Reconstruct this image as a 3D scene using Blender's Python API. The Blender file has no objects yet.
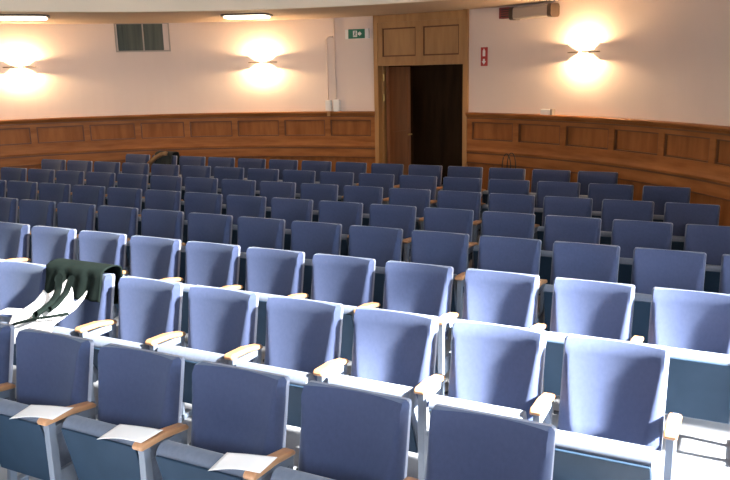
import bpy, bmesh, math, random
from math import sin, cos, radians as rad, pi, hypot
from mathutils import Vector, Matrix
random.seed(7)
SC = bpy.context.scene
COL = SC.collection

# ------------------------------------------------------------------ materials
def mat(name, base, rough=.6, metal=0, sheen=0, emis=None, estr=0, noise=None, spec=None, sheen_tint=None, bump=0):
    m = bpy.data.materials.new(name); m.use_nodes = True
    nt = m.node_tree; b = nt.nodes['Principled BSDF']
    b.inputs['Base Color'].default_value = (*base, 1)
    b.inputs['Roughness'].default_value = rough
    b.inputs['Metallic'].default_value = metal
    if spec is not None: b.inputs['Specular IOR Level'].default_value = spec
    if sheen:
        b.inputs['Sheen Weight'].default_value = sheen
        b.inputs['Sheen Roughness'].default_value = .45
        if sheen_tint: b.inputs['Sheen Tint'].default_value = (*sheen_tint, 1)
    if emis:
        b.inputs['Emission Color'].default_value = (*emis, 1)
        b.inputs['Emission Strength'].default_value = estr
    if noise:                                     # noise = (colour2, scale xyz, detail)
        c2, sc, det = noise
        tc = nt.nodes.new('ShaderNodeTexCoord'); mp = nt.nodes.new('ShaderNodeMapping')
        mp.inputs['Scale'].default_value = sc
        nz = nt.nodes.new('ShaderNodeTexNoise'); nz.inputs['Scale'].default_value = 1; nz.inputs['Detail'].default_value = det
        cr = nt.nodes.new('ShaderNodeValToRGB')
        cr.color_ramp.elements[0].position = .33; cr.color_ramp.elements[0].color = (*base, 1)
        cr.color_ramp.elements[1].position = .68; cr.color_ramp.elements[1].color = (*c2, 1)
        nt.links.new(tc.outputs['Object'], mp.inputs['Vector']); nt.links.new(mp.outputs['Vector'], nz.inputs['Vector'])
        nt.links.new(nz.outputs['Fac'], cr.inputs['Fac']); nt.links.new(cr.outputs['Color'], b.inputs['Base Color'])
        if bump:
            bp = nt.nodes.new('ShaderNodeBump'); bp.inputs['Strength'].default_value = bump; bp.inputs['Distance'].default_value = .004
            nt.links.new(nz.outputs['Fac'], bp.inputs['Height']); nt.links.new(bp.outputs['Normal'], b.inputs['Normal'])
    return m

M = {}
M['velvet'] = mat('blue_velvet', (.0445, .0595, .121), .9, sheen=.35, sheen_tint=(.75, .89, 1), noise=((.051, .067, .134), (60, 60, 45), 3), spec=.2)
M['seat_cloth'] = mat('grey_blue_seat_cloth', (.125, .15, .205), .9, sheen=.3, noise=((.14, .168, .225), (60, 60, 45), 3), spec=.2)
M['vinyl'] = mat('seat_pan_vinyl', (.014, .034, .062), .7, spec=.2, noise=((.018, .039, .070), (8, 8, 8), 2))
M['shell'] = mat('pale_grey_shell', (.25, .27, .34), .45)
M['arm'] = mat('armrest_wood', (.40, .19, .085), .4, noise=((.52, .28, .14), (40, 6, 40), 3))
M['metal'] = mat('grey_enamel', (.15, .18, .23), .45)
M['black'] = mat('black_steel', (.015, .017, .02), .5)
M['wood'] = mat('oak_panelling', (.225, .078, .020), .55, spec=.2, noise=((.33, .125, .037), (9, 9, 1.6), 5))
M['wood_shade'] = mat('shade_painted_moulding', (.125, .043, .012), .5)  # oak darkened to paint in the shade of recesses and ledges
M['wood_rail'] = mat('oak_rail', (.235, .083, .021), .5, spec=.2, noise=((.34, .133, .041), (2.2, 2.2, 14), 5))
M['oak_light'] = mat('light_oak', (.30, .155, .055), .45, noise=((.40, .22, .085), (10, 10, 1.4), 5))
M['door_wood'] = mat('red_brown_door', (.20, .075, .03), .4, noise=((.28, .11, .045), (12, 12, 1.5), 5))
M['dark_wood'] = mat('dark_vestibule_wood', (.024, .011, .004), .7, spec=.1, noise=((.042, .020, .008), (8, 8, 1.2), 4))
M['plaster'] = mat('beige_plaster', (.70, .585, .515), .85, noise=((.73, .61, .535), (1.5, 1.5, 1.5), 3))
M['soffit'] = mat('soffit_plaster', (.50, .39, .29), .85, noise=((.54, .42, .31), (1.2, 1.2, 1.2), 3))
M['fascia'] = mat('cream_fascia', (.76, .64, .49), .7, noise=((.79, .67, .52), (1, 1, 1), 2))
M['floor'] = mat('pale_vinyl_floor', (.23, .235, .25), .4, noise=((.29, .295, .31), (2.5, 2.5, 2.5), 6))
M['white'] = mat('white_plastic', (.75, .74, .72), .4)
M['paper'] = mat('white_paper', (.88, .87, .86), .7)
M['beige_pl'] = mat('beige_plastic', (.36, .31, .26), .5)
M['red'] = mat('red_plastic', (.42, .035, .03), .45)
M['darkred'] = mat('dark_red_plastic', (.22, .03, .03), .5)
M['green'] = mat('exit_green', (.015, .17, .10), .4)
M['pane'] = mat('dark_green_glass', (.055, .065, .05), .4, spec=.2, noise=((.10, .11, .085), (14, 14, 1), 2))
M['lamp'] = mat('lit_lamp_diffuser', (.9, .85, .75), .5, emis=(1, .82, .62), estr=4)
M['lamp_rim'] = mat('lamp_rim', (.05, .032, .022), .5)
M['sconce'] = mat('lit_bulb_glass', (.9, .8, .65), .4, emis=(1, .66, .36), estr=1080)
M['shade'] = mat('glowing_frosted_shade', (.85, .75, .6), .6, emis=(1, .74, .46), estr=1.6)
M['sconce_metal'] = mat('sconce_metal', (.25, .17, .1), .35, metal=.7)
M['brass'] = mat('brass', (.55, .38, .14), .35, metal=.9)
M['coat'] = mat('dark_green_cloth', (.0055, .0095, .0080), .95, spec=.08, noise=((.009, .014, .012), (12, 12, 12), 3), bump=.3)
M['lining'] = mat('white_lining', (.78, .76, .75), .8, noise=((.82, .80, .79), (15, 15, 15), 3))
M['brown_cloth'] = mat('brown_cloth', (.20, .11, .05), .9, noise=((.26, .15, .07), (20, 20, 20), 3))
M['dark_cloth'] = mat('near_black_cloth', (.012, .018, .018), .9)

# ------------------------------------------------------------------ helpers
def link(o, parent=None):
    COL.objects.link(o)
    if parent: o.parent = parent
    return o
def obj(name, bm, m, parent=None, smooth=False, bevel=0, auto=False, loc=None):
    me = bpy.data.meshes.new(name)
    bmesh.ops.recalc_face_normals(bm, faces=bm.faces[:])
    bm.to_mesh(me); bm.free()
    for mm in (m if isinstance(m, (list, tuple)) else [m]): me.materials.append(mm)
    if smooth:
        for p in me.polygons: p.use_smooth = True
    o = bpy.data.objects.new(name, me); link(o, parent)
    if loc: o.location = loc
    if bevel:
        md = o.modifiers.new('bevel', 'BEVEL'); md.width = bevel; md.segments = 2; md.limit_method = 'ANGLE'
    return o
def empty(name, loc, rz=0):
    o = bpy.data.objects.new(name, None); link(o); o.location = loc; o.rotation_euler = (0, 0, rz)
    o.empty_display_size = .1
    return o
def tag(o, label=None, cat=None, group=None, kind=None):
    if label: o['label'] = label
    if cat: o['category'] = cat
    if group: o['group'] = group
    if kind: o['kind'] = kind
    return o
def struct(o, label=None):
    o['kind'] = 'structure'
    if label: o['label'] = label
    return o
def box(bm, x0, x1, y0, y1, z0, z1, M4=None):
    vs = [bm.verts.new((x, y, z)) for x in (x0, x1) for y in (y0, y1) for z in (z0, z1)]
    for f in ((0, 1, 3, 2), (4, 6, 7, 5), (0, 4, 5, 1), (2, 3, 7, 6), (0, 2, 6, 4), (1, 5, 7, 3)):
        bm.faces.new([vs[i] for i in f])
    if M4 is not None:
        for v in vs: v.co = M4 @ v.co
    return vs
def B(*a):
    bm = bmesh.new(); box(bm, *a); return bm
def prism(bm, pts, axis_vec, M4=None):
    """extrude polygon (list of Vector) along a vector"""
    a = [bm.verts.new(p) for p in pts]; b = [bm.verts.new(Vector(p) + Vector(axis_vec)) for p in pts]
    n = len(pts)
    bm.faces.new(a[::-1]); bm.faces.new(b)
    for i in range(n): bm.faces.new((a[i], a[(i+1) % n], b[(i+1) % n], b[i]))
    if M4 is not None:
        for v in a + b: v.co = M4 @ v.co
def tube(bm, pts, r, seg=8, closed_ends=True):
    pts = [Vector(p) for p in pts]; rings = []
    up = Vector((0, 0, 1))
    for i, p in enumerate(pts):
        d = (pts[min(i+1, len(pts)-1)] - pts[max(i-1, 0)]).normalized()
        u = d.cross(up) if abs(d.dot(up)) < .95 else d.cross(Vector((1, 0, 0)))
        u.normalize(); w = d.cross(u)
        rings.append([bm.verts.new(p + (u*cos(2*pi*k/seg) + w*sin(2*pi*k/seg))*r) for k in range(seg)])
    for a, b in zip(rings, rings[1:]):
        for k in range(seg): bm.faces.new((a[k], a[(k+1) % seg], b[(k+1) % seg], b[k]))
    if closed_ends: bm.faces.new(rings[0][::-1]); bm.faces.new(rings[-1])
def grid(bm, fn, nu, nv):
    V = [[bm.verts.new(fn(i/nu, j/nv)) for i in range(nu+1)] for j in range(nv+1)]
    for j in range(nv):
        for i in range(nu): bm.faces.new((V[j][i], V[j][i+1], V[j+1][i+1], V[j+1][i]))
    return V
def kids(o): return [c for c in bpy.data.objects if c.parent == o]
def copy_tree(o, parent=None, children=None):
    c = o.copy(); COL.objects.link(c)
    if parent: c.parent = parent
    for ch in (children if children is not None else list(o.children)): copy_tree(ch, c)
    return c

# ------------------------------------------------------------------ camera
CAMZ = 2.0046
Rv = Vector((.8958715589572102, .4437951174735711, -.02144862602120044))
Uv = Vector((-.07865263893948529, .20591425097817204, .9754040617261922))
Fv = Vector((-.4372961379196402, .872149766353645, -.21937837817307645))
cam = bpy.data.cameras.new('camera'); co = link(bpy.data.objects.new('camera', cam))
co.matrix_world = Matrix(((Rv.x, Uv.x, -Fv.x, 0), (Rv.y, Uv.y, -Fv.y, 0), (Rv.z, Uv.z, -Fv.z, CAMZ), (0, 0, 0, 1)))
cam.sensor_width = 36; cam.lens = 752.09/730*36; cam.clip_start = .05
SC.camera = co

# ------------------------------------------------------------------ room geometry
CX, CY, RW = -4.9133, 4.3307, 6.1764          # curved wall
H_CAP, H_SOF, H_TOP = 1.40, 2.80, 6.8
FX, FY, FR = -3.843, 3.593, 5.129             # gallery front
XR, XL, YF = CX + RW, CX - RW, -1.7
A_L, A_R = -1.0, 13.25                        # door frame angles
def W(a, r, z): return Vector((CX + r*sin(rad(a)), CY + r*cos(rad(a)), z))
def arc_prof(bm, a0, a1, prof, step=1.5):
    """sweep closed (r,z) profile around the wall centre"""
    n = max(1, int(round((a1-a0)/step))); rings = []
    for i in range(n+1):
        a = a0 + (a1-a0)*i/n
        rings.append([bm.verts.new(W(a, r, z)) for r, z in prof])
    m = len(prof)
    for p, q in zip(rings, rings[1:]):
        for k in range(m): bm.faces.new((p[k], p[(k+1) % m], q[(k+1) % m], q[k]))
    bm.faces.new(rings[0][::-1]); bm.faces.new(rings[-1])
def arc_box(bm, a0, a1, r0, r1, z0, z1, step=1.5): arc_prof(bm, a0, a1, [(r0, z0), (r1, z0), (r1, z1), (r0, z1)], step)

struct(obj('floor', B(XL-.3, XR+1.0, YF-.3, CY+RW+2.6, -.12, 0), M['floor']), 'pale worn vinyl floor of the lecture hall')
bm = bmesh.new()
arc_box(bm, -90, A_L, RW, RW+.25, 0, H_TOP); arc_box(bm, A_R, 90, RW, RW+.25, 0, H_TOP)
arc_box(bm, A_L, A_R, RW, RW+.25, H_SOF, H_TOP)
struct(obj('wall_back', bm, M['plaster'], smooth=False), 'curved beige plaster wall at the back of the hall')
# side and front walls with tall windows
def wall_with_holes(name, axis, c0, c1, u0, u1, holes, label):
    bm = bmesh.new()
    def bx(a, b, z0, z1):
        if b-a < 1e-4 or z1-z0 < 1e-4: return
        if axis == 'x': box(bm, c0, c1, a, b, z0, z1)
        else: box(bm, a, b, c0, c1, z0, z1)
    cur = u0
    for a, b, z0, z1 in sorted(holes):
        bx(cur, a, 0, H_TOP); bx(a, b, 0, z0); bx(a, b, z1, H_TOP); cur = b
    bx(cur, u1, 0, H_TOP)
    return struct(obj(name, bm, M['plaster']), label)
RH = [(.1, 1.8, 1.9, 3.8), (2.62, 4.28, .30, 6.3)]
FH = [(-3.4, -1.6, 1.2, 3.0)]
wall_with_holes('wall_right', 'x', XR, XR+1.0, YF, CY, RH, 'right side wall with tall windows')
wall_with_holes('wall_left', 'x', XL-.25, XL, YF, CY, [], 'plain left side wall')
wall_with_holes('wall_front', 'y', YF-.25, YF, XL-.25, XR+.25, FH, 'front wall with tall windows')
n = 1
for (a, b, z0, z1), ax in [(h, 'x') for h in RH] + [(h, 'y') for h in FH]:
    n += 1
    bm = bmesh.new(); t = .035
    def fb(u0, u1, za, zb):
        if ax == 'x': box(bm, XR+.86, XR+.92, u0, u1, za, zb)
        else: box(bm, u0, u1, YF-.14, YF-.08, za, zb)
    fb(a, a+t, z0, z1); fb(b-t, b, z0, z1); fb(a, b, z0, z0+t); fb(a, b, z1-t, z1)
    struct(obj('window_%d' % n, bm, M['white']), 'white frame of a tall window')
    # portal so that the sky light is sampled through the opening
    l = bpy.data.lights.new('sky_portal', 'AREA'); l.shape = 'RECTANGLE'; l.cycles.is_portal = True
    lo = link(bpy.data.objects.new('sky_portal', l))
    l.size, l.size_y = (b-a), (z1-z0)
    if ax == 'x':
        lo.location = (XR+.97, (a+b)/2, (z0+z1)/2); lo.rotation_euler = Vector((1, 0, 0)).to_track_quat('Z', 'Y').to_euler()
    else:
        lo.location = ((a+b)/2, YF-.2, (z0+z1)/2); lo.rotation_euler = Vector((0, -1, 0)).to_track_quat('Z', 'Y').to_euler()
# unseen sheer sheet added over the upper right-hand window to dim light leftwards
m = bpy.data.materials.new('sheer_light_dimmer'); m.use_nodes = True; nt = m.node_tree; nt.nodes.remove(nt.nodes['Principled BSDF'])
tr = nt.nodes.new('ShaderNodeBsdfTransparent'); tr.inputs['Color'].default_value = (.66, .66, .66, 1)
df = nt.nodes.new('ShaderNodeBsdfDiffuse'); df.inputs['Color'].default_value = (.7, .7, .68, 1)
mx = nt.nodes.new('ShaderNodeMixShader'); mx.inputs['Fac'].default_value = .08
nt.links.new(tr.outputs[0], mx.inputs[1]); nt.links.new(df.outputs[0], mx.inputs[2]); nt.links.new(mx.outputs[0], nt.nodes['Material Output'].inputs['Surface'])
struct(obj('window_blind', B(XR+.70, XR+.7005, 2.63, 4.27, 3.2, 6.29), m), 'unseen sheer sheet added to dim the light')
struct(obj('ceiling', B(XL-.3, XR+1.0, YF-.3, CY+RW+.3, H_TOP, H_TOP+.12), M['fascia']), 'high cream ceiling')

# gallery: soffit strip and curved front
def fascia_r(a, extra=0):
    d = Vector((sin(rad(a)), cos(rad(a)))); ox, oy = CX-FX, CY-FY
    b = d.x*ox + d.y*oy; c = ox*ox + oy*oy - (FR+extra)**2
    return -b + math.sqrt(b*b - c)
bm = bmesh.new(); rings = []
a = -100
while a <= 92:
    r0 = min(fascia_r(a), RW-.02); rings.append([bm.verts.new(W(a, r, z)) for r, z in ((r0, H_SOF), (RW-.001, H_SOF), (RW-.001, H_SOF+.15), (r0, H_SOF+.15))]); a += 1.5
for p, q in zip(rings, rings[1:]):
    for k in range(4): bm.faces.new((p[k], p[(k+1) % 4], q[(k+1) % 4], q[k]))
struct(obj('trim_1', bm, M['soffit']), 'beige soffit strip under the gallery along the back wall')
bm = bmesh.new(); rings = []
a = -100
while a <= 72:
    r0 = min(fascia_r(a, -.05), RW-.12); r1 = r0 + .10
    rings.append([bm.verts.new(W(a, r, z)) for r, z in ((r0, H_SOF-.005), (r1, H_SOF-.005), (r1, H_SOF+1.0), (r0, H_SOF+1.0))]); a += 1.5
for p, q in zip(rings, rings[1:]):
    for k in range(4): bm.faces.new((p[k], p[(k+1) % 4], q[(k+1) % 4], q[k]))
struct(obj('trim_2', bm, M['fascia'], smooth=False), 'curved cream gallery front above the hall')

# wainscot, left and right of the door
STEP = 7.18
def wainscot(name, angs, end0, end1, label):
    root = bmesh.new()
    arc_box(root, end0, end1, RW-.014, RW-.002, 0, H_CAP-.06)                    # panel field
    o = struct(obj(name, root, M['wood']), label)
    bm = bmesh.new()
    hs = .42                                                                     # half stile, degrees
    for s in angs:
        a0, a1 = max(end0, s-hs), min(end1, s+hs)
        if a1 > a0: arc_box(bm, a0, a1, RW-.045, RW-.01, .70, H_CAP-.06, .5)
    arc_box(bm, end0, end1, RW-.046, RW-.01, 1.27, H_CAP-.05)
    arc_box(bm, end0, end1, RW-.046, RW-.01, .93, 1.02)
    arc_box(bm, end0, end1, RW-.046, RW-.01, .70, .848)
    arc_prof(bm, end0, end1, [(RW-.02, .84), (RW-.052, .845), (RW-.058, .87), (RW-.05, .90), (RW-.046, .93), (RW-.02, .94)])
    obj('rail', bm, M['wood_rail'], o)
    bm = bmesh.new()                                                             # thin mouldings round every panel, darkened to paint in recess shade
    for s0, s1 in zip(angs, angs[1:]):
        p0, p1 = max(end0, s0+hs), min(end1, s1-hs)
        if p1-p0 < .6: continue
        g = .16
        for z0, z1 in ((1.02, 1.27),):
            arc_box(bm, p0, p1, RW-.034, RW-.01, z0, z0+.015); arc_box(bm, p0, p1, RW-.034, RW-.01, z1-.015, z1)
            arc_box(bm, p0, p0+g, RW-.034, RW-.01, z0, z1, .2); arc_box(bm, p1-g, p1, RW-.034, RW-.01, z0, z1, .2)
    arc_box(bm, end0, end1, RW-.0495, RW-.01, .822, .8415); arc_box(bm, end0, end1, RW-.0475, RW-.01, .685, .70)  # dark strips painting the shade under ledge, rail and cap
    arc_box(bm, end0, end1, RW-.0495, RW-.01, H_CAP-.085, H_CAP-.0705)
    obj('panel_moulding_shade', bm, M['wood_shade'], o)
    bm = bmesh.new()
    arc_prof(bm, end0, end1, [(RW-.002, H_CAP-.07), (RW-.05, H_CAP-.07), (RW-.065, H_CAP-.045), (RW-.085, H_CAP-.03), (RW-.088, H_CAP-.008), (RW-.08, H_CAP), (RW-.002, H_CAP)])
    obj('cap_moulding', bm, M['wood_rail'], o)
    bm = bmesh.new(); arc_box(bm, end0, end1, RW-.055, RW-.02, 0, .12); obj('skirting', bm, M['wood_rail'], o)
    return o
wainscot('trim_3', [-1.35 - STEP*k for k in range(13)][::-1], -88, A_L-.02, 'panelled oak wainscot left of the doorway')
wainscot('trim_4', [13.6 + STEP*k for k in range(11)], A_R+.02, 88, 'panelled oak wainscot right of the doorway')

# doorway: flat frame, overdoor panels, open leaf, dark lobby behind
P0, P1 = W(A_L, RW, 0), W(A_R, RW, 0)
DW = (P1-P0).length; dv = (P1-P0).normalized(); dn = Vector((-dv.y, dv.x, 0))       # dn points out of the room
DM = Matrix(((dv.x, dn.x, 0, P0.x), (dv.y, dn.y, 0, P0.y), (0, 0, 1, 0), (0, 0, 0, 1)))
def dbox(bm, u0, u1, v0, v1, z0, z1): box(bm, u0, u1, v0, v1, z0, z1, DM)
JL, JR, DT = .085, DW-.065, 2.07
bm = bmesh.new()
dbox(bm, 0, JL-.015, -.06, .24, 0, H_SOF); dbox(bm, JR, DW, -.06, .24, 0, H_SOF)
dbox(bm, 0, DW, -.06, .20, DT+.62, H_SOF-.005); dbox(bm, JL-.015, JR, -.055, .24, DT, DT+.05)
dbox(bm, JL-.015, JL+.0, .06, .24, 0, DT)
dr = struct(obj('door_1', bm, M['oak_light']), 'oak door frame with two panels above the open doorway')
bm = bmesh.new()
dbox(bm, JL-.015, JR, -.02, .1, DT+.05, DT+.62)
um = (JL-.015+JR)/2
for u0, u1 in ((JL-.015, JL+.06), (um-.06, um+.06), (JR-.07, JR)): dbox(bm, u0, u1, -.045, -.01, DT+.05, DT+.62)
dbox(bm, JL, JR, -.044, -.01, DT+.05, DT+.13); dbox(bm, JL, JR, -.044, -.01, DT+.54, DT+.62)
obj('overdoor_panel', bm, M['oak_light'], dr)
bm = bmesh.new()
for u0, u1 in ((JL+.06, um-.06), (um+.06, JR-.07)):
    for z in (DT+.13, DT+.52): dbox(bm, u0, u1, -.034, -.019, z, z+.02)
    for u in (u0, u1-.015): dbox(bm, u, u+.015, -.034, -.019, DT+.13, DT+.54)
obj('overdoor_moulding', bm, M['wood_shade'], dr)
# leaf, opened into the lobby
leaf = bmesh.new()
dbox(leaf, JL+.03, JL+.07, .10, .78, .01, DT-.015)
for v0, v1, z0, z1 in ((.11, .19, .01, 2.05), (.69, .77, .01, 2.05), (.11, .77, .01, .2), (.11, .77, .95, 1.07), (.11, .77, 1.93, 2.05)):
    dbox(leaf, JL+.07, JL+.08, v0, v1, z0, z1)
lf = obj('door_leaf', leaf, M['door_wood'], dr); lf['label'] = 'red-brown door leaf standing open'
for z in (.35, 1.55, 1.85):
    bm = bmesh.new(); tube(bm, [DM @ Vector((JL+.018, .055, z)), DM @ Vector((JL+.018, .055, z+.1))], .014); obj('hinge', bm, M['brass'], dr)
bm = bmesh.new(); tube(bm, [DM @ Vector((JL+.075, .71, 1.0)), DM @ Vector((JL+.13, .71, 1.0)), DM @ Vector((JL+.13, .60, 1.0))], .011); obj('door_handle', bm, M['brass'], dr)
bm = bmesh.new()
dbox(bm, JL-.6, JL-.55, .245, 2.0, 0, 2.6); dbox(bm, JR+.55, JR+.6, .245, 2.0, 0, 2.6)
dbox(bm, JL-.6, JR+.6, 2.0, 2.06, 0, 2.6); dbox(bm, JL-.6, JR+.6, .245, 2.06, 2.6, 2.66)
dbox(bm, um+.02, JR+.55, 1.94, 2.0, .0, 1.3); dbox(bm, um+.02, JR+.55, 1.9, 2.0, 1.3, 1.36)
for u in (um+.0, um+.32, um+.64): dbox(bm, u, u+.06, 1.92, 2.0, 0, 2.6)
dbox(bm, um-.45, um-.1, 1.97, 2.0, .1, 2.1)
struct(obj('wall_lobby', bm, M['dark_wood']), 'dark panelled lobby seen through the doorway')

# ------------------------------------------------------------------ wall fixtures
def wallM(a, r=RW):
    """local frame on the wall: x along wall (to the right), y into the wall, z up"""
    p = W(a, r, 0); t = Vector((cos(rad(a)), -sin(rad(a)), 0)); nrm = Vector((sin(rad(a)), cos(rad(a)), 0))
    return Matrix(((t.x, nrm.x, 0, p.x), (t.y, nrm.y, 0, p.y), (0, 0, 1, 0), (0, 0, 0, 1)))
def rootat(name, a, z, label, cat, group=None):
    o = empty(name, W(a, RW, z), -rad(a)); tag(o, label, cat, group); return o
# local building: coordinates relative to root (x right along wall, -y into the room)
def lb(*a): return B(*a)

def sconce(a, z, label):
    o = rootat('wall_sconce', a, z, label, 'wall lamp', 'uplighter wall lamps')
    obj('back_plate', lb(-.09, .09, -.02, 0, -.07, .07), M['sconce_metal'], o, bevel=.005)
    N = 16; bm = bmesh.new()
    pts = [Vector((.235*cos(pi+pi*i/N), .15*sin(pi+pi*i/N)-.008, -.006)) for i in range(N+1)]
    prism(bm, pts, (0, 0, .012)); obj('shelf', bm, M['sconce_metal'], o)
    for sg in (1, -1):
        bm = bmesh.new()
        def bowl(u, v):
            t = pi + pi*u; k = .30+.70*v
            return Vector((.23*k*cos(t), .155*k*sin(t)-.008, sg*(.008+.085*v**1.3)))
        grid(bm, bowl, N, 5); sh = obj('lamp_shade', bm, M['shade'], o, smooth=True)
        md = sh.modifiers.new('thickness', 'SOLIDIFY'); md.thickness = .004
    for z0, z1 in ((.022, .105), (-.022, -.105)):
        bm = bmesh.new(); n = 12
        prof = [(z0, .016), (z0+(z1-z0)*.25, .027), (z0+(z1-z0)*.75, .027), (z1, .012)]
        rings = [[bm.verts.new((r*cos(2*pi*i/n), -.085+r*sin(2*pi*i/n), zz)) for i in range(n)] for zz, r in prof]
        for p, q in zip(rings, rings[1:]):
            for k in range(n): bm.faces.new((p[k], p[(k+1) % n], q[(k+1) % n], q[k]))
        bm.faces.new(rings[0][::-1]); bm.faces.new(rings[-1])
        obj('bulb', bm, M['sconce'], o, smooth=True)
        bm = bmesh.new(); tube(bm, [(0, -.085, math.copysign(.009, z0)), (0, -.085, z0)], .014, 10); obj('bulb_holder', bm, M['sconce_metal'], o)
sconce(-52.4, 2.17, 'glowing wall lamp furthest left, below the ceiling light')
sconce(-18.2, 2.17, 'glowing wall lamp between the dark vent and the exit sign')
sconce(30.4, 2.17, 'glowing wall lamp right of the doorway')

# ceiling lamps under the gallery soffit
def ceil_lamp(x, y, rz, L, Wd, label):
    o = empty('ceiling_light', (x, y, H_SOF), rz); tag(o, label, 'ceiling light', 'recessed lights under the gallery')
    def ell(rx, ry, z0, z1, n=28):
        bm = bmesh.new()
        pts = []
        for i in range(n):
            t = 2*pi*i/n; c, s = cos(t), sin(t)
            pts.append(Vector((rx*math.copysign(abs(c)**.45, c), ry*math.copysign(abs(s)**.45, s), z0)))
        prism(bm, pts, (0, 0, z1-z0)); return bm
    obj('frame', ell(L/2+.035, Wd/2+.035, -.02, -.001), M['lamp_rim'], o)
    obj('diffuser', ell(L/2, Wd/2, -.045, -.0205), M['lamp'], o, bevel=.012)
    l = bpy.data.lights.new('ceiling_bulb', 'AREA'); l.shape = 'RECTANGLE'; l.size = L*.9; l.size_y = Wd*.9; l.energy = 5; l.color = (1, .8, .58)
    lo = link(bpy.data.objects.new('ceiling_bulb', l), o); lo.location = (0, 0, -.06)
ceil_lamp(-6.28, 9.02, rad(22), .62, .42, 'lit oval ceiling light above the middle wall lamp')
ceil_lamp(-8.53, 7.14, rad(45), .66, .42, 'lit oval ceiling light at the left edge')

# interior window / vent grille high on the wall
o = rootat('window_1', -35.5, 2.59, None, None); struct(o, 'dark two-pane interior window high on the back wall')
hw, hh = .415, .22
bm = bmesh.new()
for x0, x1, z0, z1 in ((-hw, -hw+.02, -hh, hh), (hw-.02, hw, -hh, hh), (-hw, hw, -hh, -hh+.02), (-hw, hw, hh-.02, hh), (-.0, .018, -hh, hh)):
    box(bm, x0, x1, -.035, .04, z0, z1)
wf = obj('window_frame', bm, M['beige_pl'], o)
obj('pane', lb(-hw+.02, .01, -.012, .03, -hh+.02, hh-.02), M['pane'], o); obj('pane', lb(.01, hw-.02, -.008, .03, -hh+.02, hh-.02), M['pane'], o)
bm = bmesh.new()
for x in (-.33, -.29, -.25): box(bm, x, x+.012, -.02, -.011, -hh+.03, hh-.03)
obj('blind', bm, M['pane'], o)

# exit sign
def poly(bm, pts, y, d=.004): prism(bm, [Vector((p[0], y, p[1])) for p in pts], (0, -d, 0))
o = rootat('exit_sign', -3.6, 2.55, 'green emergency exit sign with white running figure left of the doorway', 'sign')
obj('housing', lb(-.19, .19, -.06, 0, -.07, .07), M['white'], o, bevel=.004)
obj('sign_face', lb(-.135, .135, -.065, -.059, -.068, .068), M['green'], o)
bm = bmesh.new()
poly(bm, [(-.055, -.045), (.01, -.045), (.01, .045), (-.055, .045)], -.0652)
obj('door_pictogram', bm, M['white'], o)
bm = bmesh.new()
poly(bm, [(.025, .018), (.05, .018), (.05, .035), (.085, 0), (.05, -.035), (.05, -.018), (.025, -.018)], -.0652)
obj('arrow_pictogram', bm, M['white'], o)
bm = bmesh.new()                                   # running figure
hd = [( -.018+.009*cos(2*pi*i/10), .03+.009*sin(2*pi*i/10)) for i in range(10)]
poly(bm, hd, -.0694)
poly(bm, [(-.03, .02), (-.014, .02), (-.018, -.006), (-.032, -.004)], -.0694)
poly(bm, [(-.032, -.004), (-.022, -.006), (-.038, -.036), (-.047, -.032)], -.0694)
poly(bm, [(-.026, -.004), (-.018, -.006), (-.002, -.02), (-.006, -.036), (-.013, -.034), (-.011, -.021)], -.0694)
poly(bm, [(-.016, .018), (.003, .006), (.0, .0), (-.018, .01)], -.0694)
obj('figure_pictogram', bm, M['green'], o)

# red sign right of the doorway
o = rootat('extinguisher_sign', 15.6, 2.16, 'small red sign with white symbol and down arrow right of the doorway', 'sign')
obj('sign_face', lb(-.052, .052, -.012, -.001, -.125, .125), M['red'], o)
bm = bmesh.new()
poly(bm, [(-.02, .005), (.02, .005), (.02, .08), (.008, .09), (.008, .105), (-.008, .105), (-.008, .09), (-.02, .08)], -.0122)
obj('extinguisher_pictogram', bm, M['white'], o)
bm = bmesh.new(); poly(bm, [(-.014, -.03), (.014, -.03), (.014, -.06), (.035, -.06), (0, -.105), (-.035, -.06), (-.014, -.06)], -.0122)
obj('arrow_pictogram', bm, M['white'], o)

# alarm and long beige housing under the ceiling
o = rootat('fire_alarm', 19.4, 2.71, 'small dark red alarm box beside the long beige housing', 'alarm')
obj('case', lb(-.12, .10, -.10, 0, -.07, .07), M['darkred'], o, bevel=.008)
bm = bmesh.new()
for i in range(4): box(bm, -.08, .06, -.106, -.099, -.05+.028*i, -.038+.028*i)
obj('grille', bm, M['black'], o)
o = rootat('projector_screen_case', 23.6, 2.69, 'long beige case with dark end caps under the soffit right of the doorway', 'case')
def roll(x0, x1, r):
    bm = bmesh.new(); n = 14
    prism(bm, [Vector((x0, -.118+r*math.copysign(abs(cos(2*pi*(i+.5)/n))**.45, cos(2*pi*(i+.5)/n)), .92*r*math.copysign(abs(sin(2*pi*(i+.5)/n))**.45, sin(2*pi*(i+.5)/n)))) for i in range(n)], (x1-x0, 0, 0)); return bm
obj('roller_case', roll(-.27, .27, .085), M['beige_pl'], o, smooth=False)
obj('end_cap', roll(.272, .33, .092), M['lamp_rim'], o); obj('end_cap', roll(-.33, -.272, .092), M['lamp_rim'], o)
obj('bracket', lb(-.12, .12, -.03, -.004, -.04, .04), M['metal'], o)

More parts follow.
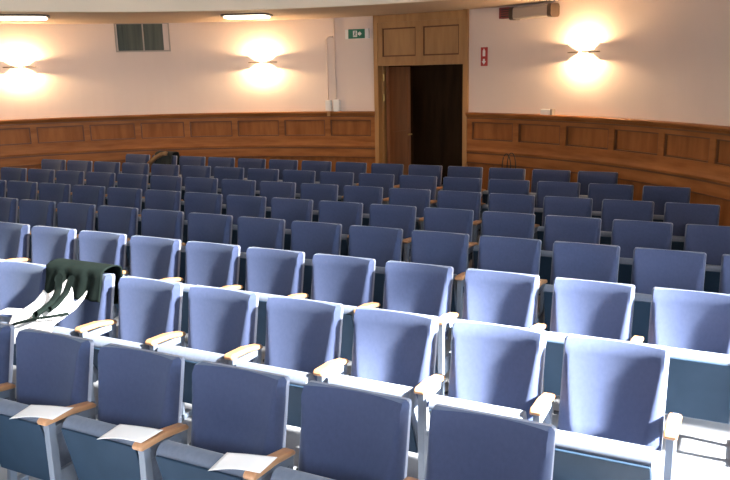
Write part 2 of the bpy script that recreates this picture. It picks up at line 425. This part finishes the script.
# conduits and white boxes
def conduit(pts, label):
    bm = bmesh.new(); tube(bm, pts, .012, 8); return tag(obj('conduit', bm, M['plaster'], smooth=True), label, 'pipe')
wp = lambda a, z: W(a, RW-.016, z)
conduit([wp(-7.2, H_SOF-.005), wp(-7.2, 1.9), wp(-7.2, 1.57)], 'straight beige conduit running from the soffit to the white box')
conduit([wp(-7.45, 2.52), wp(-7.8, 2.53), wp(-8.2, 2.52), wp(-8.4, 2.47), wp(-8.4, 1.9), wp(-8.4, 1.55)], 'beige conduit with a bend at the top, left of the straight one')
def wbox(a, z, w, h, label):
    o = rootat('switch_box', a, z, label, 'box', 'white boxes above the wainscot')
    obj('case', lb(-w/2, w/2, -.07, 0, -h/2, h/2), M['white'], o, bevel=.006)
    obj('cover', lb(-w/2+.015, w/2-.015, -.076, -.0701, -h/2+.02, h/2-.02), M['white'], o)
wbox(-8.3, 1.49, .09, .16, 'narrow white wall box at the foot of the bent conduit')
wbox(-7.0, 1.49, .10, .18, 'white wall box at the foot of the straight conduit')
o = tag(obj('conduit_stub', B(-.022, .022, -.02, 0, -.07, .0), M['oak_light']), 'short light wood batten on the cap below the white boxes', 'batten')
o.location = W(-8.1, RW-.09, 1.40); o.rotation_euler = (0, 0, -rad(-8.1))
o = empty('small_box', W(25.6, RW-.05, H_CAP+.001), -rad(25.4)); tag(o, 'small white box lying on the wainscot ledge right of the doorway', 'box')
obj('carton', lb(-.09, .06, -.03, .03, 0, .07), M['white'], o, bevel=.004); obj('end_flap', lb(.062, .10, -.03, .03, 0, .075), M['beige_pl'], o)

# ------------------------------------------------------------------ auditorium seat
S = .54; BWD = .447; HB = BWD/2
def back_y(z): return -(.80-z)*.2                     # recline
Z0, Z1 = .36, .80
def pad_front(u, v):
    """u -1..1, v 0 bottom .. 1 top"""
    w = .05 + .30*(1-v)**1.2
    ue = 1-w; A = .034
    au = abs(u)
    if au < ue: f = A*(au/ue)**2
    else: f = A*(1-((au-ue)/w)**2*1.0)
    return f
def make_chair():
    o = empty('auditorium_seat', (0, 0, 0))
    # upholstered back
    bm = bmesh.new(); NU, NV = 36, 14
    us = [-1 + 2*i/NU for i in range(NU+1)]
    front, rear = [], []
    rc = .014
    for j in range(NV+1):
        v = j/NV; z = Z0 + (Z1-Z0)*v
        fr, rr = [], []
        for u in us:
            x = u*HB
            # round the upper and lower corners
            zz = z
            d = HB-abs(x)
            if d < rc:
                cut = rc - math.sqrt(max(0, rc*rc-(rc-d)**2))
                zz = min(zz, Z1-cut) if v > .5 else max(zz, Z0+cut)
            edge = 0
            tz = min(Z1-zz, zz-Z0)
            if tz < .02: edge = .016*(1-tz/.02)**2
            y = back_y(zz) - .012 - pad_front(u, v) + edge
            fr.append(bm.verts.new((x, y, zz))); rr.append(bm.verts.new((x, back_y(zz)+.012, zz)))
        front.append(fr); rear.append(rr)
    for j in range(NV):
        for i in range(NU):
            bm.faces.new((front[j][i], front[j][i+1], front[j+1][i+1], front[j+1][i]))
            bm.faces.new((rear[j][i], rear[j+1][i], rear[j+1][i+1], rear[j][i+1]))
    for i in range(NU):
        bm.faces.new((front[-1][i], front[-1][i+1], rear[-1][i+1], rear[-1][i]))
        bm.faces.new((front[0][i], rear[0][i], rear[0][i+1], front[0][i+1]))
    for j in range(NV):
        bm.faces.new((front[j][-1], rear[j][-1], rear[j+1][-1], front[j+1][-1]))
        bm.faces.new((front[j][0], front[j+1][0], rear[j+1][0], rear[j][0]))
    b = obj('backrest', bm, M['velvet'], o, smooth=True); b['label'] = 'blue velvet backrest'
    b.data.set_sharp_from_angle(angle=rad(50))
    # pale shell behind
    bm = bmesh.new()
    xs = HB+.001; zt, zb = Z1-.003, Z0-.01
    c = .014
    out = [(-xs, zb), (xs, zb), (xs, zt-c), (xs-c*.3, zt-c*.3), (xs-c, zt), (-xs+c, zt), (-xs+c*.3, zt-c*.3), (-xs, zt-c)]
    f1 = [bm.verts.new((x, back_y(z)+.0125, z)) for x, z in out]; f2 = [bm.verts.new((x, back_y(z)+.034, z)) for x, z in out]
    bm.faces.new(f1); bm.faces.new(f2[::-1])
    for i in range(8): bm.faces.new((f1[i], f2[i], f2[(i+1) % 8], f1[(i+1) % 8]))
    s = obj('back_shell', bm, M['shell'], o); s['label'] = 'pale grey back shell'
    # tip-up seat, modelled flat with its origin at the pivot
    bm = bmesh.new(); w = .43/2; L = .36; T = .085
    def prof(x):
        e = max(0, (abs(x)-w+.03)/.03); k = 1-.35*e*e
        P = [(.02, 0), (-L+.02, 0)]
        for i in range(7):
            t = -pi/2 - pi*i/6; P.append((-L+.02+.03*cos(t)*1.0, T/2 + T/2*sin(t)))
        P += [(-L*.5, T+.012*k), (.02, T)]
        return P
    N = 14; rings = []
    for i in range(N+1):
        x = -w+2*w*i/N; rings.append([bm.verts.new((x, y, z)) for y, z in prof(x)])
    m_ = len(rings[0])
    for p, q in zip(rings, rings[1:]):
        for k in range(m_): bm.faces.new((p[k], p[(k+1) % m_], q[(k+1) % m_], q[k]))
    bm.faces.new(rings[0][::-1]); bm.faces.new(rings[-1])
    st = obj('seat', bm, M['seat_cloth'], o, smooth=True, loc=(0, -.212, .180)); st.data.set_sharp_from_angle(angle=rad(45)); st['label'] = 'lighter grey-blue tip-up seat cushion'
    st.rotation_euler = (-rad(68), 0, 0)
    up = obj('seat_pan', B(-w+.004, w-.004, -L+.012, .01, -.012, -.001), M['vinyl'], st, bevel=.004); up['label'] = 'dark blue underside of the seat'
    # armrest at the sitter's left (photo right)
    ax = HB+.0465
    bm = bmesh.new()
    pts = [(-.345, .540), (-.35, .556), (-.335, .570), (-.20, .562), (-.07, .535), (-.055, .522), (-.06, .508), (-.2, .532)]
    prism(bm, [Vector((ax-.027, y, z)) for y, z in pts], (.054, 0, 0))
    a = obj('armrest', bm, M['arm'], o, bevel=.008); a['label'] = 'brown wooden armrest'
    bm = bmesh.new()
    box(bm, ax-.016, ax+.016, -.325, -.285, .03, .542)            # front post
    prism(bm, [Vector((ax-.013, y, z)) for y, z in [(-.15, .03), (-.11, .03), (-.05, .53), (-.09, .515)]], (.026, 0, 0))
    box(bm, ax-.014, ax+.014, -.30, -.09, .475, .517)
    box(bm, ax-.022, ax+.022, -.37, -.05, 0, .03)
    prism(bm, [Vector((ax-.01, y, z)) for y, z in [(-.30, .20), (-.12, .20), (-.10, .30), (-.30, .30)]], (.02, 0, 0))
    l = obj('standard', bm, M['metal'], o, bevel=.003); l['label'] = 'grey metal standard under the armrest'
    bm = bmesh.new(); tube(bm, [(-HB-.030, -.045, .43), (HB+.03, -.045, .43)], .010, 8)
    obj('crossbar', bm, M['black'], o)
    return o
proto = make_chair()
ROWS = [  # name, Y, X of the right edge of seat 0, first, last
    ('front', 2.391, -3.193, 0, 5), ('second', 3.337, -3.986, 0, 7), ('third', 4.284, -5.328, 0, 10), ('fourth', 5.230, -6.623, 0, 13),
    ('fifth', 6.176, -7.442, -1, 14), ('sixth', 7.122, -8.216, -1, 15), ('seventh', 8.069, -3.650, -10, 6), ('back', 9.015, -8.262, 0, 13)]
ORD = ['', 'first', 'second', 'third', 'fourth', 'fifth', 'sixth', 'seventh', 'eighth', 'ninth', 'tenth', 'eleventh', 'twelfth', 'thirteenth', 'fourteenth', 'fifteenth', 'sixteenth', 'seventeenth']
seats = {}
first = True
for r, (rn, Y, X0, k0, k1) in enumerate(ROWS):
    nn = k1-k0+1
    for k in range(k0, k1+1):
        c = proto if first else copy_tree(proto)
        first = False
        c.location = (X0+S*k-HB, Y, 0)
        fromR = k1-k+1; fromL = k-k0+1
        if fromR == 1: place = 'at the right end of the %s row' % rn
        elif fromL == 1: place = 'furthest left in the %s row' % rn
        elif fromR <= fromL: place = '%s from the right in the %s row' % (ORD[fromR], rn)
        else: place = '%s from the left in the %s row' % (ORD[fromL], rn)
        look = 'blue tip-up seat'
        if (r, k) in ((0, 1), (0, 2), (0, 3)): look = 'blue seat with white paper on its armrest'
        elif (r, k) == (1, 1): look = 'sunlit seat with a dark jacket over it'
        elif r in (1, 2): look = 'sunlit blue tip-up seat'
        elif r >= 6: look = 'dark blue tip-up seat'
        c['label'] = '%s, %s' % (look, place); c['category'] = 'seat'
        c['group'] = 'seats in the %s row' % rn
        tilt = 77 + random.uniform(-2, 2)
        if r == 1: tilt = 65 + random.uniform(-4, 3)
        if (r, k) == (1, 7): tilt = 52
        for ch in c.children:
            if ch.name.startswith('seat') and not ch.name.startswith('seat_pan'): ch.rotation_euler = (-rad(tilt), 0, 0)
        seats[(r, k)] = c

# ------------------------------------------------------------------ papers on the armrests
def paper(r, k, label, dx=0, rz=0, lift=0):
    c = seats[(r, k)]; ax = c.location.x + HB + .0465; Y = c.location.y
    bm = bmesh.new()
    def fn(u, v):
        # u across: 0 = left tip hanging over the seat, 1 = on the armrest ; v along the armrest
        x = -.165 + .195*u; y = -.385 + .125*v + .05*u
        d = (1-u)
        z = .004 + .012*sin(u*pi)*(1-v*.6) + .012*d*d*v - .006*d - .012*max(0, v-.4)*u*0
        return Vector((x, y, z))
    grid(bm, fn, 14, 12)
    o = obj('paper_sheet', bm, M['paper'], smooth=True)
    md = o.modifiers.new('thickness', 'SOLIDIFY'); md.thickness = .0012; md.offset = 1
    o.location = (ax+dx, Y, .570+lift); o.rotation_euler = (0, 0, rz)
    tag(o, label, 'paper', 'white handouts on armrests')
paper(0, 1, 'white paper on the armrest of the second front row seat from the left', rz=.08)
paper(0, 2, 'white paper on the armrest of the third front row seat from the left', rz=-.04)
paper(0, 3, 'white paper on the front row armrest lowest in the photo', rz=.04)
paper(1, 0, 'white sunlit paper on the armrest left of the dark jacket', rz=.0)

# ------------------------------------------------------------------ jacket over the second seat of the second row
c = seats[(1, 1)]; jx, jy = c.location.x, c.location.y
j = empty('jacket', (jx, jy, .80)); tag(j, 'dark green jacket with white lining draped over a second row seat', 'jacket')
def drape(x0, x1, s0, s1, off, fold, skew=0, leftdrop=0):
    """s<0 behind the back, s>0 down the front; local to the jacket root"""
    def fn(u, v):
        se = s1 + leftdrop*max(0, 1-u/.16)
        s = s0 + (se-s0)*v; x = x0 + (x1-x0)*u + skew*max(0, s)
        f = fold*(sin(u*17 + s*5) + .6*sin(u*31+1.3+s*9))
        if s < 0: y, z = .055+off + .02*(-s) + f*.6, -.01 + s*.95
        elif s < .12: t = s/.12*pi; y, z = (.055+off)*cos(t) - .0 + (-.03*(1-cos(t))/2), .02 + off*sin(t)*1.2 + .022*sin(t)
        else:
            d = s-.12; y = -.085 - off - .2*d - .25*d*d + f*(1+2*d); z = .005 - d*.95
        return Vector((x, y, z))
    return fn
bm = bmesh.new(); grid(bm, drape(-.232, .25, -.22, .27, .012, .008, leftdrop=.20), 40, 30)
jb = obj('body', bm, M['coat'], j, smooth=True); md = jb.modifiers.new('thickness', 'SOLIDIFY'); md.thickness = .008; md.offset = 1
bm = bmesh.new()
LP = [(-.118, -.04), (-.165, -.12), (-.235, -.175), (-.32, -.205), (-.40, -.225), (-.425, -.27), (-.43, -.36)]
def along(t):
    t = max(0, min(.9999, t))*(len(LP)-1); i = int(t); f = t-i
    return LP[i][0]*(1-f)+LP[i+1][0]*f, LP[i][1]*(1-f)+LP[i+1][1]*f
def lin(u, v):
    t0 = .10 + .10*sin(u*9+.5); y, z = along(t0 + (1-t0)*v)
    f = .010*(sin(u*13+v*3)+.5*sin(u*29))
    return Vector((-.20 + .36*u - .03*v, y - .004 + f*.6, z + .012 + f))
grid(bm, lin, 30, 20); ln = obj('lining', bm, M['lining'], j, smooth=True); ln['label'] = 'white lining turned out in the sun'
md = ln.modifiers.new('thickness', 'SOLIDIFY'); md.thickness = .006
bm = bmesh.new()
def slv(u, v):
    y, z = along(.02+.55*v); t = 2*pi*u; r = .034*(1-.3*v)
    return Vector((-.045 + .05*v + .02*sin(v*4) + r*cos(t), y - .045 + .5*r*sin(t), z + .045 + .8*r*sin(t)))
grid(bm, slv, 12, 14); sl = obj('sleeve', bm, M['coat'], j, smooth=True); sl['label'] = 'dark green sleeve hanging over the lining'
bm = bmesh.new()
def slv2(u, v):
    y, z = along(.02+.42*v); t = 2*pi*u; r = .030*(1-.35*v)
    return Vector((.06 - .02*v + r*cos(t), y - .045 + .5*r*sin(t), z + .045 + .8*r*sin(t)))
grid(bm, slv2, 12, 12); sl = obj('sleeve', bm, M['coat'], j, smooth=True); sl['label'] = 'second dark green sleeve'
bm = bmesh.new(); tube(bm, [(-.20, -.455, -.255), (-.12, -.44, -.222), (.0, -.40, -.19), (.10, -.36, -.175), (.17, -.31, -.165)], .009, 8)
obj('belt', bm, M['coat'], j, smooth=True)

# jacket on the back row
c = seats[(7, 1)]
o = empty('coat', (c.location.x, c.location.y, .80)); tag(o, 'brown and black coat heaped over a back row seat on the left', 'coat')
bm = bmesh.new(); grid(bm, drape(-.10, .235, -.25, .30, .014, .006), 20, 20); q = obj('body', bm, M['dark_cloth'], o, smooth=True)
md = q.modifiers.new('thickness', 'SOLIDIFY'); md.thickness = .008; md.offset = 1
bm = bmesh.new(); tube(bm, [(.14, -.11, .045), (.05, -.12, .03), (-.06, -.13, -.02), (-.16, -.14, -.09), (-.235, -.16, -.17)], .034, 10)
q = obj('sleeve', bm, M['brown_cloth'], o, smooth=True); q['label'] = 'brown sleeve'

# bag behind the back row, right of the doorway
c = seats[(7, 11)]
o = empty('tote_bag', (c.location.x-.05, c.location.y+.20, 0)); tag(o, 'dark bag with two thin looped handles behind a back row seat', 'bag')
bm = bmesh.new(); prism(bm, [Vector((x, -.07, z)) for x, z in [(-.15, 0), (.15, 0), (.17, .70), (-.17, .70)]], (0, .14, 0)); obj('body', bm, M['dark_cloth'], o, bevel=.02)
for yy, dx in ((-.06, 0), (.06, .03)):
    bm = bmesh.new(); tube(bm, [(dx-.055*cos(pi*i/12)*(1 if 0 < i < 12 else 1.05), yy, .70+.26*sin(pi*i/12)**.6) for i in range(13)], .006, 6); obj('handle', bm, M['dark_cloth'], o, smooth=True)

# ------------------------------------------------------------------ light
w = bpy.data.worlds.new('world'); SC.world = w; w.use_nodes = True
bg = w.node_tree.nodes['Background']; bg.inputs['Color'].default_value = (.72, .86, 1.0, 1); bg.inputs['Strength'].default_value = 11
sun = bpy.data.lights.new('sun', 'SUN'); sun.energy = 58; sun.angle = rad(4); sun.color = (1, .99, .96)
so = link(bpy.data.objects.new('sun', sun)); so.location = (8, 2, 8)
so.rotation_euler = Vector((.81, -.01, .585)).to_track_quat('Z', 'Y').to_euler()

vs = SC.view_settings; vs.view_transform = 'Standard'; vs.look = 'None'; vs.gamma = 1; vs.exposure = .56; vs.use_curve_mapping = False
SC.cycles.max_bounces = 8; SC.cycles.diffuse_bounces = 5; SC.cycles.use_denoising = True
SC.cycles.sample_clamp_indirect = 8
